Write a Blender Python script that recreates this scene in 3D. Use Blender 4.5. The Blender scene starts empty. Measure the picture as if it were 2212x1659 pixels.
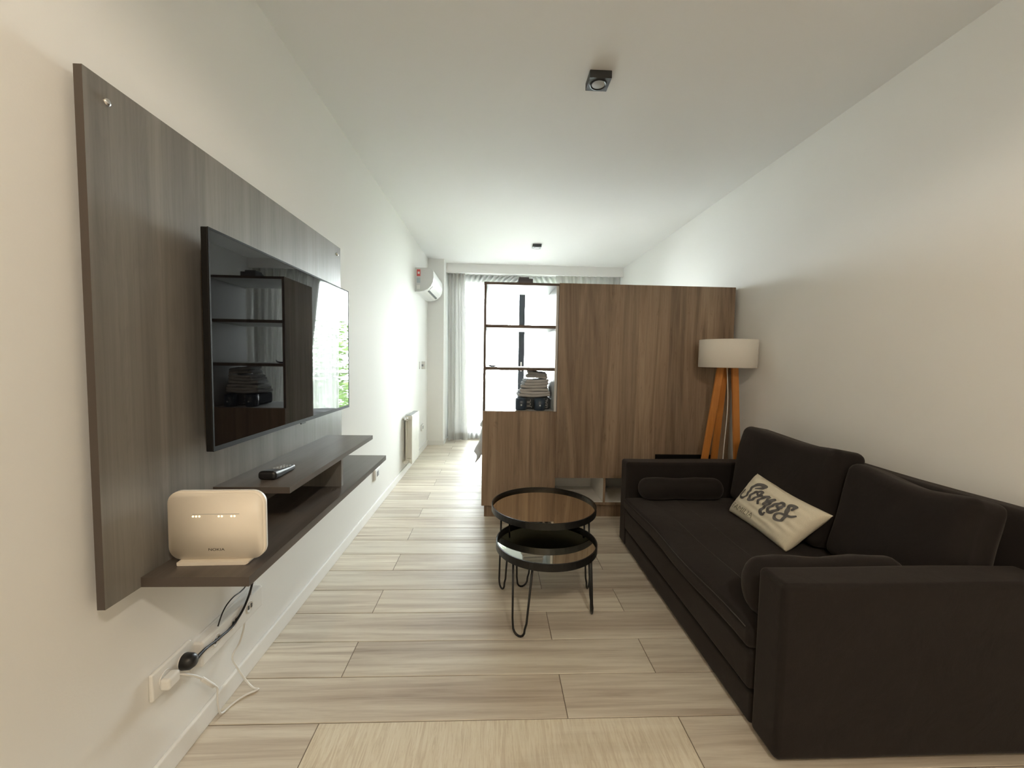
import bpy, bmesh, math, random
from mathutils import Vector, Matrix
random.seed(7)
R = math.radians
scene = bpy.context.scene
C = scene.collection

# ------------------------------------------------------------------ camera
CAM_H, F_PX = 1.2, 890.0
pitch, yaw, roll = R(3.44), R(2.44), R(1.0)
cd = bpy.data.cameras.new('camera'); cam = bpy.data.objects.new('camera', cd); C.objects.link(cam)
fwd = Vector((math.sin(yaw)*math.cos(pitch), math.cos(yaw)*math.cos(pitch), -math.sin(pitch)))
rgt = Vector((math.cos(yaw), -math.sin(yaw), 0)); dwn = fwd.cross(rgt)
r2 = math.cos(roll)*rgt - math.sin(roll)*dwn; d2 = math.sin(roll)*rgt + math.cos(roll)*dwn
up, bk = -d2, -fwd
cam.matrix_world = Matrix(((r2.x, up.x, bk.x, 0), (r2.y, up.y, bk.y, 0), (r2.z, up.z, bk.z, CAM_H), (0, 0, 0, 1)))
cd.sensor_fit = 'HORIZONTAL'; cd.sensor_width = 36; cd.lens = 36*F_PX/2212; cd.clip_start = .02; cd.clip_end = 200
scene.camera = cam

# ------------------------------------------------------------------ world, daylight, exposure
SKY, WARM, EXPO = 60.0, 34.0, 0.13
NEUTRAL = 58.0
w = bpy.data.worlds.new('sky'); scene.world = w; w.use_nodes = True
bg = w.node_tree.nodes['Background']; bg.inputs[0].default_value = (.93, .985, 1.0, 1); bg.inputs[1].default_value = SKY
pl = bpy.data.lights.new('window_portal', 'AREA'); pl.shape = 'RECTANGLE'; pl.size, pl.size_y = 2.5, 2.4
pl.cycles.is_portal = True
po = bpy.data.objects.new('window_portal', pl); C.objects.link(po); po.location = (.53, 6.36, 1.22); po.rotation_euler = (R(-90), 0, 0)
vs = scene.view_settings
vs.view_transform = 'Standard'; vs.look = 'None'; vs.exposure = EXPO; vs.gamma = 1; vs.use_curve_mapping = False
cy = scene.cycles
cy.use_denoising = True; cy.use_adaptive_sampling = True; cy.adaptive_threshold = .05; cy.adaptive_min_samples = 16; cy.max_bounces = 9; cy.diffuse_bounces = 6; cy.glossy_bounces = 4
cy.transmission_bounces = 8; cy.transparent_max_bounces = 12; cy.sample_clamp_indirect = 8; cy.caustics_reflective = False

# ------------------------------------------------------------------ materials
def nodes(name):
    m = bpy.data.materials.new(name); m.use_nodes = True
    nt = m.node_tree; b = nt.nodes['Principled BSDF']
    return m, nt, b
def N(nt, t, **kw):
    n = nt.nodes.new(t)
    for k, v in kw.items(): setattr(n, k, v)
    return n
def rgba(c): return (c[0], c[1], c[2], 1)
def noise(nt, scale_xyz, scale=1, detail=6, rough=.6, dist=0, offset_random=False):
    tc = N(nt, 'ShaderNodeTexCoord'); mp = N(nt, 'ShaderNodeMapping'); mp.inputs['Scale'].default_value = scale_xyz
    nt.links.new(tc.outputs['Object'], mp.inputs[0])
    if offset_random:
        oi = N(nt, 'ShaderNodeObjectInfo'); mu = N(nt, 'ShaderNodeMath', operation='MULTIPLY'); mu.inputs[1].default_value = 57.3
        cx = N(nt, 'ShaderNodeCombineXYZ'); nt.links.new(oi.outputs['Random'], mu.inputs[0])
        for i in range(3): nt.links.new(mu.outputs[0], cx.inputs[i])
        nt.links.new(cx.outputs[0], mp.inputs['Location'])
    n = N(nt, 'ShaderNodeTexNoise'); n.inputs['Scale'].default_value = scale; n.inputs['Detail'].default_value = detail
    n.inputs['Roughness'].default_value = rough; n.inputs['Distortion'].default_value = dist
    nt.links.new(mp.outputs[0], n.inputs['Vector'])
    return n
def ramp(nt, src, stops):
    r = N(nt, 'ShaderNodeValToRGB'); e = r.color_ramp.elements
    while len(e) < len(stops): e.new(.5)
    for el, (p, c) in zip(e, stops): el.position = p; el.color = rgba(c)
    nt.links.new(src, r.inputs[0]); return r
def mixc(nt, fac, a, b, blend='MIX'):
    m = N(nt, 'ShaderNodeMix', data_type='RGBA', blend_type=blend)
    for sock, v in ((0, fac), (6, a), (7, b)):
        if hasattr(v, 'is_linked') or isinstance(v, bpy.types.NodeSocket): nt.links.new(v, m.inputs[sock])
        else: m.inputs[sock].default_value = v if sock == 0 else rgba(v)
    return m.outputs[2]
def bump(nt, b, src, strength=.2, dist=.002):
    n = N(nt, 'ShaderNodeBump'); n.inputs['Strength'].default_value = strength; n.inputs['Distance'].default_value = dist
    nt.links.new(src, n.inputs['Height']); nt.links.new(n.outputs[0], b.inputs['Normal'])
def plain(name, col, rough=.5, metal=0, spec=.5, bump_scale=None, bump_str=.1, coat=0):
    m, nt, b = nodes(name)
    b.inputs['Base Color'].default_value = rgba(col); b.inputs['Roughness'].default_value = rough
    b.inputs['Metallic'].default_value = metal; b.inputs['Specular IOR Level'].default_value = spec
    b.inputs['Coat Weight'].default_value = coat
    n = noise(nt, (1, 1, 1), bump_scale or 40, 3)
    lo = tuple(c*.96 for c in col)
    nt.links.new(mixc(nt, n.outputs[0], lo, col), b.inputs['Base Color'])
    if bump_scale: bump(nt, b, n.outputs[0], bump_str, .001)
    return m
def wood(name, stops, axis, rough=.45, fine=90, wide=6, spec=.4, streak=.35):
    """grain runs along the given axis"""
    m, nt, b = nodes(name)
    def sc(across, along): 
        v = [across]*3; v[axis] = along; return v
    n1 = noise(nt, sc(fine, 1.6), 1, 6, .65, .4, True)
    n2 = noise(nt, sc(wide, .35), 1, 4, .5, .8, True)
    n3 = noise(nt, sc(fine*.35, 3.5), 1, 5, .7, 1.5, True)
    r = ramp(nt, n2.outputs[0], stops)
    r1 = ramp(nt, n1.outputs[0], [(.35, (.55,)*3), (.62, (1.1,)*3)])
    r3 = ramp(nt, n3.outputs[0], [(.3, (.6,)*3), (.5, (1.0,)*3)])
    c = mixc(nt, streak, r.outputs[0], r1.outputs[0], 'MULTIPLY')
    c = mixc(nt, streak, c, r3.outputs[0], 'MULTIPLY')
    nt.links.new(c, b.inputs['Base Color'])
    b.inputs['Roughness'].default_value = rough; b.inputs['Specular IOR Level'].default_value = spec
    bump(nt, b, n1.outputs[0], .12, .001)
    return m
def fabric(name, c1, c2, weave=900, rough=.95, bstr=.35, sheen=.0, crease=.0):
    m, nt, b = nodes(name); cz = noise(nt, (1, 1, 1), 7, 4, .55, 1.6)
    n = noise(nt, (1, 1, 1), weave, 2, .6); n2 = noise(nt, (1, 1, 1), 9, 4, .6)
    c = mixc(nt, n2.outputs[0], c1, c2); r = ramp(nt, n.outputs[0], [(.3, (.8,)*3), (.7, (1.1,)*3)])
    nt.links.new(mixc(nt, .6, c, r.outputs[0], 'MULTIPLY'), b.inputs['Base Color'])
    b.inputs['Roughness'].default_value = rough; b.inputs['Specular IOR Level'].default_value = .15
    b.inputs['Sheen Weight'].default_value = sheen; b.inputs['Sheen Roughness'].default_value = .4; b.inputs['Sheen Tint'].default_value = (1, .9, .86, 1)
    bump(nt, b, n.outputs[0], bstr, .0015)
    if crease:
        b2 = N(nt, 'ShaderNodeBump'); b2.inputs['Strength'].default_value = crease; b2.inputs['Distance'].default_value = .02
        nt.links.new(cz.outputs[0], b2.inputs['Height'])
        bn_ = next(n_ for n_ in nt.nodes if n_.type == 'BUMP' and n_ != b2); nt.links.new(b2.outputs[0], bn_.inputs['Normal'])
    return m
M = {}
def wallmat(name, col):
    m, nt, b = nodes(name)
    n = noise(nt, (1, 1, 1), 180, 3, .5); n2 = noise(nt, (1, 1, 1), 2.2, 3, .5)
    nt.links.new(mixc(nt, n2.outputs[0], tuple(c*.975 for c in col), col), b.inputs['Base Color'])
    b.inputs['Roughness'].default_value = .7; b.inputs['Specular IOR Level'].default_value = .25
    bump(nt, b, n.outputs[0], .12, .0015); return m
M['wall'] = wallmat('wall_paint', (.82, .82, .80))
M['ceil'] = wallmat('ceiling_paint', (.82, .82, .81))
M['trim'] = plain('trim_white', (.82, .82, .80), .35)
M['grout'] = plain('grout', (.19, .155, .12), .9, bump_scale=300)
def tilemat(name, strokes):
    m, nt, b = nodes(name)
    n1 = noise(nt, (1.1, 26, 5), 1, 8, .62, .6, True)
    n2 = noise(nt, (.5, 5, 2), 1, 4, .55, .4, True)
    n3 = noise(nt, (9, 240, 30), 1, 4, .7, .3, True)
    a = ramp(nt, n1.outputs[0], [(.25, (.37, .31, .245)), (.40, (.55, .49, .41)), (.58, (.71, .668, .575)), (.78, (.80, .768, .685))])
    bcol = ramp(nt, n2.outputs[0], [(.3, (.72, .66, .62)), (.5, (.98, .97, .96)), (.75, (1.1, 1.1, 1.08))])
    c = mixc(nt, .8, a.outputs[0], bcol.outputs[0], 'MULTIPLY')
    g = ramp(nt, n3.outputs[0], [(.33, (.7, .66, .62)), (.5, (1, 1, 1))])
    c = mixc(nt, .28, c, g.outputs[0], 'MULTIPLY')
    if strokes:
        s1 = noise(nt, (95, 7, 5), 1, 5, .75, .9, True); s2 = noise(nt, (1.5, 4.5, 2), 1, 3, .5, 0, True)
        sr = ramp(nt, s1.outputs[0], [(.38, (.66, .58, .45)), (.52, (.78, .72, .58)), (.7, (.86, .82, .70))])
        k = ramp(nt, s2.outputs[0], [(.30, (.35,)*3), (.5, (.95,)*3)])
        c = mixc(nt, k.outputs[0], c, sr.outputs[0])
    oi = N(nt, 'ShaderNodeObjectInfo'); t = ramp(nt, oi.outputs['Random'], [(0, (.88, .87, .86)), (1, (1.06, 1.05, 1.03))])
    c = mixc(nt, 1.0, c, t.outputs[0], 'MULTIPLY')
    nt.links.new(c, b.inputs['Base Color'])
    rr = ramp(nt, n1.outputs[0], [(.3, (.5,)*3), (.7, (.36,)*3)]); nt.links.new(rr.outputs[0], b.inputs['Roughness'])
    b.inputs['Specular IOR Level'].default_value = .5
    bump(nt, b, n1.outputs[0], .12, .001)
    return m
M['tile'] = tilemat('wood_look_tile', False); M['tile_s'] = tilemat('brushed_wood_look_tile', True)
def oakmat():
    m, nt, b = nodes('brown_oak_laminate')
    tc = N(nt, 'ShaderNodeTexCoord'); sx = N(nt, 'ShaderNodeSeparateXYZ'); nt.links.new(tc.outputs['Object'], sx.inputs[0])
    wob_ = noise(nt, (1.2, 1.2, .5), 1, 2, .5)
    ad = N(nt, 'ShaderNodeMath', operation='MULTIPLY_ADD'); ad.inputs[1].default_value = .05; nt.links.new(wob_.outputs[0], ad.inputs[0]); nt.links.new(sx.outputs[0], ad.inputs[2])
    sc_ = N(nt, 'ShaderNodeMath', operation='DIVIDE'); sc_.inputs[1].default_value = .118; nt.links.new(ad.outputs[0], sc_.inputs[0])
    fl_ = N(nt, 'ShaderNodeMath', operation='FLOOR'); nt.links.new(sc_.outputs[0], fl_.inputs[0])
    wn = N(nt, 'ShaderNodeTexWhiteNoise', noise_dimensions='1D'); nt.links.new(fl_.outputs[0], wn.inputs['W'])
    tone = ramp(nt, wn.outputs['Value'], [(0, (.84, .83, .82)), (1, (1.13, 1.12, 1.10))])
    n1 = noise(nt, (70, 70, 1.8), 1, 7, .65, .5); n2 = noise(nt, (9, 9, .55), 1, 5, .6, 2.2); n3 = noise(nt, (26, 26, 2.6), 1, 4, .7, 2.5); n4 = noise(nt, (14, 14, 4.5), 1, 3, .5, .6)
    base = ramp(nt, n2.outputs[0], [(.28, (.165, .112, .074)), (.48, (.25, .180, .124)), (.7, (.325, .245, .175))])
    g1 = ramp(nt, n1.outputs[0], [(.35, (.62,)*3), (.6, (1.06,)*3)]); g3 = ramp(nt, n3.outputs[0], [(.30, (.58, .52, .48)), (.42, (1, 1, 1)), (.72, (1.0,)*3), (.8, (1.22, 1.2, 1.16))])
    g4 = ramp(nt, n4.outputs[0], [(.2, (.45, .38, .34)), (.29, (1, 1, 1))])
    c = mixc(nt, .45, base.outputs[0], g1.outputs[0], 'MULTIPLY'); c = mixc(nt, .55, c, g3.outputs[0], 'MULTIPLY')
    c = mixc(nt, .7, c, g4.outputs[0], 'MULTIPLY'); c = mixc(nt, 1.0, c, tone.outputs[0], 'MULTIPLY')
    nt.links.new(c, b.inputs['Base Color']); b.inputs['Roughness'].default_value = .42; b.inputs['Specular IOR Level'].default_value = .35
    bump(nt, b, n1.outputs[0], .12, .001); return m
M['oak'] = oakmat()
M['oak_edge'] = wood('brown_oak_edge', [(.3, (.085, .06, .045)), (.7, (.13, .095, .072))], 2, .5)
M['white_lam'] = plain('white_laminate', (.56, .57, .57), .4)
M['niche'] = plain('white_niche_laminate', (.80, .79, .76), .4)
M['shade_edge'] = plain('painted_shade_edge', (.075, .060, .050), .5)  # laminate edge colour darkened, shade on the board edges painted in
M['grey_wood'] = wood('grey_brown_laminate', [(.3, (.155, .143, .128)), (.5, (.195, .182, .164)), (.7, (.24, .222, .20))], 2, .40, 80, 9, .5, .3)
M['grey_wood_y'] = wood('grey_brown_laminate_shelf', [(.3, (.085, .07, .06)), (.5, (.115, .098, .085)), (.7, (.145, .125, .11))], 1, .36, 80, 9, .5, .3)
M['sofa'] = fabric('charcoal_linen', (.0165, .0138, .0128), (.0235, .0198, .0184), 700, .95, .5, .12, .10)
M['sofa_seam'] = fabric('charcoal_seam', (.06, .054, .052), (.075, .068, .065), 700)
M['cream'] = fabric('cream_cotton', (.70, .64, .50), (.78, .72, .58), 600, .95, .4, 0, .25)
M['print'] = plain('grey_print', (.13, .125, .12), .9); M['print2'] = plain('faint_print', (.27, .25, .18), .9)
M['black_metal'] = plain('black_metal', (.012, .012, .012), .38, .3)
M['black_plastic'] = plain('black_plastic', (.012, .012, .013), .4)
M['matt_black'] = plain('matt_black', (.006, .006, .006), .8, spec=.1)
M['underside'] = plain('dark_green_underside', (.035, .058, .045), .35)
M['grey_metal'] = plain('dark_grey_metal', (.055, .057, .06), .5, .4)
M['lens'] = plain('frosted_lens', (.42, .43, .43), .3)
M['white_plastic'] = plain('white_plastic', (.80, .80, .78), .35)
M['router'] = plain('router_shell', (.82, .76, .66), .4)
M['grey_plastic'] = plain('grey_plastic', (.30, .31, .32), .5)
M['box_grey'] = plain('dark_box_grey', (.10, .10, .115), .5)
M['chrome'] = plain('chrome', (.75, .75, .75), .15, 1)
M['screen'] = plain('tv_screen', (.004, .004, .005), .02, 0, .55)
M['tv_black'] = plain('tv_case', (.006, .006, .006), .6, 0, .2)
M['pine'] = wood('amber_wood', [(.3, (.40, .15, .03)), (.6, (.52, .205, .045))], 2, .4, 60, 8, .4, .2)
M['rad'] = plain('radiator_enamel', (.76, .75, .69), .35)
M['ac'] = plain('air_conditioner_shell', (.82, .83, .82), .35); M['ac_side'] = plain('air_conditioner_side', (.66, .67, .67), .45)
M['red'] = plain('red_sticker', (.55, .08, .07), .5); M['stick'] = plain('grey_sticker', (.45, .52, .56), .5)
M['slot'] = plain('dark_slot', (.09, .1, .1), .6)
M['frame'] = plain('dark_aluminium', (.055, .065, .075), .45, .5)
M['navy'] = plain('dark_blue_ceramic', (.035, .055, .085), .3)
M['towel'] = fabric('grey_white_towel', (.42, .42, .43), (.55, .55, .55), 260, 1, .8)
M['slate'] = fabric('slate_textile', (.05, .06, .07), (.075, .085, .095), 300, 1, .6)
M['bed'] = fabric('grey_bedspread', (.40, .40, .41), (.52, .52, .53), 260, 1, .5)
M['linen_w'] = fabric('white_linen', (.75, .75, .74), (.8, .8, .79), 500, 1, .3)
M['concrete'] = plain('balcony_concrete', (.45, .44, .42), .9, bump_scale=60)
M['ground'] = plain('garden_ground', (.27, .27, .26), .95, bump_scale=2)
M['bark'] = plain('bark', (.10, .07, .05), .9, bump_scale=40, bump_str=.5)
M['leaf'] = plain('leaf_green', (.10, .17, .04), .6)
def mirror(name, col):
    m, nt, b = nodes(name)
    b.inputs['Base Color'].default_value = rgba(col); b.inputs['Metallic'].default_value = 1; b.inputs['Roughness'].default_value = .03
    n = noise(nt, (1, 1, 1), 3, 2); nt.links.new(mixc(nt, n.outputs[0], tuple(c*.97 for c in col), col), b.inputs['Base Color'])
    return m
M['bronze'] = mirror('bronze_mirror', (.80, .68, .50)); M['smoke'] = mirror('smoke_mirror', (.86, .86, .74))
def cloth_thin(name, col, transp, transl):
    m, nt, b = nodes(name)
    for n in list(nt.nodes): nt.nodes.remove(n)
    out = N(nt, 'ShaderNodeOutputMaterial'); d = N(nt, 'ShaderNodeBsdfDiffuse'); t = N(nt, 'ShaderNodeBsdfTranslucent'); tr = N(nt, 'ShaderNodeBsdfTransparent')
    n = noise(nt, (300, 300, 300), 1, 2); c = mixc(nt, n.outputs[0], tuple(x*.93 for x in col), col)
    nt.links.new(c, d.inputs[0]); nt.links.new(c, t.inputs[0])
    m1 = N(nt, 'ShaderNodeMixShader'); m1.inputs[0].default_value = transl; nt.links.new(d.outputs[0], m1.inputs[1]); nt.links.new(t.outputs[0], m1.inputs[2])
    m2 = N(nt, 'ShaderNodeMixShader'); m2.inputs[0].default_value = transp; nt.links.new(m1.outputs[0], m2.inputs[1]); nt.links.new(tr.outputs[0], m2.inputs[2])
    nt.links.new(m2.outputs[0], out.inputs[0]); return m
M['sheer'] = cloth_thin('sheer_voile', (.94, .94, .93), .22, .8)
M['drape'] = cloth_thin('grey_drape', (.60, .60, .58), .0, .16)
M['shade'] = cloth_thin('lamp_shade_linen', (.86, .83, .77), .0, .25)
def glassmat():
    m, nt, b = nodes('window_glass')
    for n in list(nt.nodes): nt.nodes.remove(n)
    out = N(nt, 'ShaderNodeOutputMaterial'); tr = N(nt, 'ShaderNodeBsdfTransparent'); g = N(nt, 'ShaderNodeBsdfGlossy'); g.inputs['Roughness'].default_value = .01
    tr.inputs[0].default_value = (.97, .985, .98, 1)
    fr = N(nt, 'ShaderNodeFresnel'); fr.inputs[0].default_value = 1.45
    mx = N(nt, 'ShaderNodeMixShader'); nt.links.new(fr.outputs[0], mx.inputs[0]); nt.links.new(tr.outputs[0], mx.inputs[1]); nt.links.new(g.outputs[0], mx.inputs[2])
    nt.links.new(mx.outputs[0], out.inputs[0]); return m
M['glass'] = glassmat()
def emis(name, col, s):
    m, nt, b = nodes(name); b.inputs['Base Color'].default_value = rgba(col)
    b.inputs['Emission Color'].default_value = rgba(col); b.inputs['Emission Strength'].default_value = s; return m
M['led'] = emis('indicator_led', (1, .82, .55), 1.2)
M['bulb'] = emis('warm_bulb', (1, .72, .42), 6)

# ------------------------------------------------------------------ mesh helpers
def obj(name, bm, mats, parent=None, smooth=False, loc=None):
    me = bpy.data.meshes.new(name); bm.normal_update(); bm.to_mesh(me); bm.free()
    for m in (mats if isinstance(mats, (list, tuple)) else [mats]): me.materials.append(M[m] if isinstance(m, str) else m)
    if smooth:
        for p in me.polygons: p.use_smooth = True
    o = bpy.data.objects.new(name, me); C.objects.link(o)
    if parent: o.parent = parent
    if loc: o.location = loc
    return o
def tag(o, label, cat, group=None):
    o['label'] = label; o['category'] = cat
    if group: o['group'] = group
    return o
def thing(name, label, cat, loc=(0, 0, 0), rotz=0, group=None):
    o = bpy.data.objects.new(name, None); C.objects.link(o); o.location = loc; o.rotation_euler = (0, 0, rotz); o.empty_display_size = .05
    return tag(o, label, cat, group)
def struct(name, bm, m, smooth=False):
    o = obj(name, bm, m, None, smooth); o['kind'] = 'structure'; return o
def box(bm, x0, x1, y0, y1, z0, z1, bev=0, seg=2, mat=0, facemats=None):
    r = bmesh.ops.create_cube(bm, size=1); vs_ = r['verts']
    for v in vs_: v.co = Vector(((x0+x1)/2 + v.co.x*(x1-x0), (y0+y1)/2 + v.co.y*(y1-y0), (z0+z1)/2 + v.co.z*(z1-z0)))
    fs = {f for v in vs_ for f in v.link_faces}
    bm.normal_update()
    for f in fs:
        f.material_index = mat
        if facemats:
            n = f.normal; k = max(range(3), key=lambda i: abs(n[i])); key = ('-' if n[k] < 0 else '+') + 'xyz'[k]
            f.material_index = facemats.get(key, mat)
    if bev:
        es = list({e for v in vs_ for e in v.link_edges}); bmesh.ops.bevel(bm, geom=es, offset=bev, segments=seg, affect='EDGES', profile=.5)
    return bm
def B(*a, **k): return box(bmesh.new(), *a, **k)
def rbox(bm, c, h, r, n=6, fn=None, rot=None):
    """rounded box from a dense cube grid; fn may displace a local point"""
    def ts(hh):
        a = hh - r; L = [-hh, -a-.78*r, -a-.42*r, -a-.15*r]
        L += [-a + 2*a*i/n for i in range(n+1)]; L += [-x for x in L[3::-1]]; return L
    T = [ts(x) for x in h]; cache = {}
    def vert(p):
        k = tuple(round(x, 6) for x in p)
        if k in cache: return cache[k]
        inner = Vector([max(-(h[i]-r), min(h[i]-r, p[i])) for i in range(3)]); d = Vector(p) - inner
        q = inner + d.normalized()*r if d.length > 1e-9 else Vector(p)
        if fn: q = fn(q)
        if rot: q = rot @ q
        v = bm.verts.new(q + Vector(c)); cache[k] = v; return v
    for ax in range(3):
        a, b = (ax+1) % 3, (ax+2) % 3
        for sgn in (-1, 1):
            for i in range(len(T[a])-1):
                for j in range(len(T[b])-1):
                    q = []
                    for (ii, jj) in ((i, j), (i+1, j), (i+1, j+1), (i, j+1)):
                        p = [0, 0, 0]; p[ax] = sgn*h[ax]; p[a] = T[a][ii]; p[b] = T[b][jj]; q.append(vert(p))
                    if sgn < 0: q.reverse()
                    try: bm.faces.new(q)
                    except ValueError: pass
    return bm
def tube(bm, pts, r, seg=8, closed=False, cap=True):
    pts = [Vector(p) for p in pts]; n = len(pts); rings = []
    ref = None
    for i, p in enumerate(pts):
        t = (pts[(i+1) % n] if (closed or i < n-1) else p) - (pts[i-1] if (closed or i > 0) else p)
        t.normalize()
        if ref is None: ref = t.orthogonal().normalized()
        ref = (ref - t*ref.dot(t)).normalized(); bn = t.cross(ref)
        rr = r[i] if isinstance(r, (list, tuple)) else r
        rings.append([bm.verts.new(p + (ref*math.cos(2*math.pi*k/seg) + bn*math.sin(2*math.pi*k/seg))*rr) for k in range(seg)])
    for i in range(n if closed else n-1):
        a, b = rings[i], rings[(i+1) % n]
        for k in range(seg): bm.faces.new((a[k], a[(k+1) % seg], b[(k+1) % seg], b[k]))
    if cap and not closed: bm.faces.new(rings[0][::-1]); bm.faces.new(rings[-1])
    return bm
def smoothpath(P, sub=6):
    P = [Vector(p) for p in P]; out = []
    for i in range(len(P)-1):
        p0, p1, p2, p3 = P[max(i-1, 0)], P[i], P[i+1], P[min(i+2, len(P)-1)]
        for k in range(sub):
            t = k/sub
            out.append(.5*((2*p1) + (p2-p0)*t + (2*p0-5*p1+4*p2-p3)*t*t + (3*p1-p0-3*p2+p3)*t**3))
    return out + [P[-1]]
def lathe(bm, prof, seg=48, axis='z', origin=(0, 0, 0), closed=False):
    """prof: (radius, height) list"""
    o = Vector(origin); rings = []
    for r, h in prof:
        if r < 1e-6:
            rings.append([bm.verts.new(o + (Vector((0, 0, h)) if axis == 'z' else Vector((h, 0, 0))))]); continue
        ring = []
        for k in range(seg):
            a = 2*math.pi*k/seg
            ring.append(bm.verts.new(o + (Vector((r*math.cos(a), r*math.sin(a), h)) if axis == 'z' else Vector((h, r*math.cos(a), r*math.sin(a))))))
        rings.append(ring)
    prs = list(zip(rings, rings[1:])) + ([(rings[-1], rings[0])] if closed else [])
    for a, b in prs:
        for k in range(seg):
            k2 = (k+1) % seg
            if len(a) == 1 and len(b) == 1: continue
            if len(a) == 1: bm.faces.new((a[0], b[k2], b[k]))
            elif len(b) == 1: bm.faces.new((a[k], a[k2], b[0]))
            else: bm.faces.new((a[k], a[k2], b[k2], b[k]))
    bmesh.ops.recalc_face_normals(bm, faces=bm.faces[:])
    return bm
def extrude_profile(bm, pts2, fmap, a, b):
    """pts2 closed polygon in 2D, fmap(u,v,w) -> 3D, extruded from w=a to w=b"""
    A = [bm.verts.new(fmap(u, v, a)) for u, v in pts2]; Bv = [bm.verts.new(fmap(u, v, b)) for u, v in pts2]; n = len(A)
    for i in range(n): bm.faces.new((A[i], A[(i+1) % n], Bv[(i+1) % n], Bv[i]))
    bm.faces.new(A[::-1]); bm.faces.new(Bv)
    bmesh.ops.recalc_face_normals(bm, faces=bm.faces[:]); return bm
def grid(bm, fn, nu, nv):
    V = [[bm.verts.new(fn(i/nu, j/nv)) for j in range(nv+1)] for i in range(nu+1)]
    for i in range(nu):
        for j in range(nv): bm.faces.new((V[i][j], V[i+1][j], V[i+1][j+1], V[i][j+1]))
    return bm
def roundrect(w_, h_, r, n=8):
    P = []
    for cx, cy_, a0 in ((w_/2-r, h_/2-r, 0), (-w_/2+r, h_/2-r, 90), (-w_/2+r, -h_/2+r, 180), (w_/2-r, -h_/2+r, 270)):
        for k in range(n+1): a = R(a0 + 90*k/n); P.append((cx + r*math.cos(a), cy_ + r*math.sin(a)))
    return P
def textmesh(body, size):
    cu = bpy.data.curves.new('lettering', 'FONT'); cu.body = body; cu.size = size; cu.align_x = 'CENTER'; cu.align_y = 'CENTER'
    o = bpy.data.objects.new('lettering', cu); C.objects.link(o)
    bpy.context.view_layer.update()
    me = bpy.data.meshes.new_from_object(o.evaluated_get(bpy.context.evaluated_depsgraph_get()))
    bm = bmesh.new(); bm.from_mesh(me); bpy.data.objects.remove(o); bpy.data.curves.remove(cu); bpy.data.meshes.remove(me)
    return bm

# ------------------------------------------------------------------ the room shell
XL, XR, YB, YW, ZC = -.92, 1.82, -2.4, 6.16, 2.53
YO = 6.34                                         # outer face of the window wall
fl = struct('floor', B(XL-.1, XR+.1, YB-.1, YO, -.12, -.0022), 'grout')
PITCH_Y, PITCH_X, GAP, Y0 = .1952, 1.1975, .003, 1.1105
tile_cache = {}
def tile_mesh(lx, ly, mat):
    k = (round(lx, 4), round(ly, 4), mat)
    if k not in tile_cache:
        bm = bmesh.new(); t = .0012
        P = [(-lx/2, -ly/2), (lx/2, -ly/2), (lx/2, ly/2), (-lx/2, ly/2)]
        lo = [bm.verts.new((x, y, -.012)) for x, y in P]; mi = [bm.verts.new((x, y, -t)) for x, y in P]
        hi = [bm.verts.new((x-math.copysign(t, x), y-math.copysign(t, y), 0)) for x, y in P]
        for a, b in ((lo, mi), (mi, hi)):
            for i in range(4): bm.faces.new((a[i], a[(i+1) % 4], b[(i+1) % 4], b[i]))
        bm.faces.new(hi); bm.faces.new(lo[::-1])
        me = bpy.data.meshes.new('floor_tile'); bm.to_mesh(me); bm.free(); me.materials.append(M[mat]); tile_cache[k] = me
    return tile_cache[k]
for row in range(-19, 27):
    ya = Y0 + row*PITCH_Y; yb = ya + PITCH_Y - GAP
    ya = max(ya, YB); yb = min(yb, YW+.1)
    if yb - ya < .01: continue
    x = -.556 - 2*PITCH_X + (0 if row % 2 == 0 else .821)
    col = 0
    while x < XR:
        xa, xb = max(x, XL+.004), min(x + PITCH_X - GAP, XR-.004); x += PITCH_X; col += 1
        if xb - xa < .01: continue
        strokes = (row == 0 and xa > -.6 and xa < 0) or (row*7 + col*5) % 11 == 0 and row < -1
        o = bpy.data.objects.new('floor_tile', tile_mesh(xb-xa, yb-ya, 'tile_s' if strokes else 'tile')); C.objects.link(o)
        o.parent = fl; o.location = ((xa+xb)/2, (ya+yb)/2, 0)
struct('ceiling', B(XL-.1, XR+.1, YB-.1, YO, ZC, ZC+.12), 'ceil')
struct('wall_left', B(XL-.1, XL, YB-.1, YO, -.12, ZC), 'wall')
struct('wall_right', B(XR, XR+.1, YB-.1, YO, -.12, ZC), 'wall')
struct('wall_front', B(XL, XR, YB-.1, YB, -.12, ZC), 'wall')
WX0, WX1, WZ0, WZ1 = -.70, 1.74, .02, 2.42        # window opening
bm = bmesh.new(); box(bm, XL, WX0, YW, YO, -.12, ZC); box(bm, WX1, XR, YW, YO, -.12, ZC); box(bm, WX0, WX1, YW, YO, WZ1, ZC); box(bm, WX0, WX1, YW, YO, -.12, WZ0)
struct('wall_back', bm, 'wall')
struct('trim_1', B(XL, -.70, 5.67, YW, 0, ZC), 'wall')                       # boxed-in column
struct('trim_2', B(-.70, XR, 5.90, 5.94, 2.402, ZC), 'ceil')                 # board that hides the curtain rail
def skirting(name, x0, x1, y0, y1):
    bm = bmesh.new(); box(bm, x0, x1, y0, y1, 0, .068, .004); struct(name, bm, 'trim')
skirting('baseboard_left', XL, XL+.013, YB, 5.67)
skirting('baseboard_right', XR-.013, XR, YB, YW)
skirting('baseboard_front', XL+.013, XR-.013, YB, YB+.013)
bm = bmesh.new(); box(bm, XL+.013, -.687, 5.657, 5.67, 0, .068, .004); box(bm, -.70, -.687, 5.67, 5.95, 0, .068, .004); struct('baseboard_back', bm, 'trim')

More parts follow.
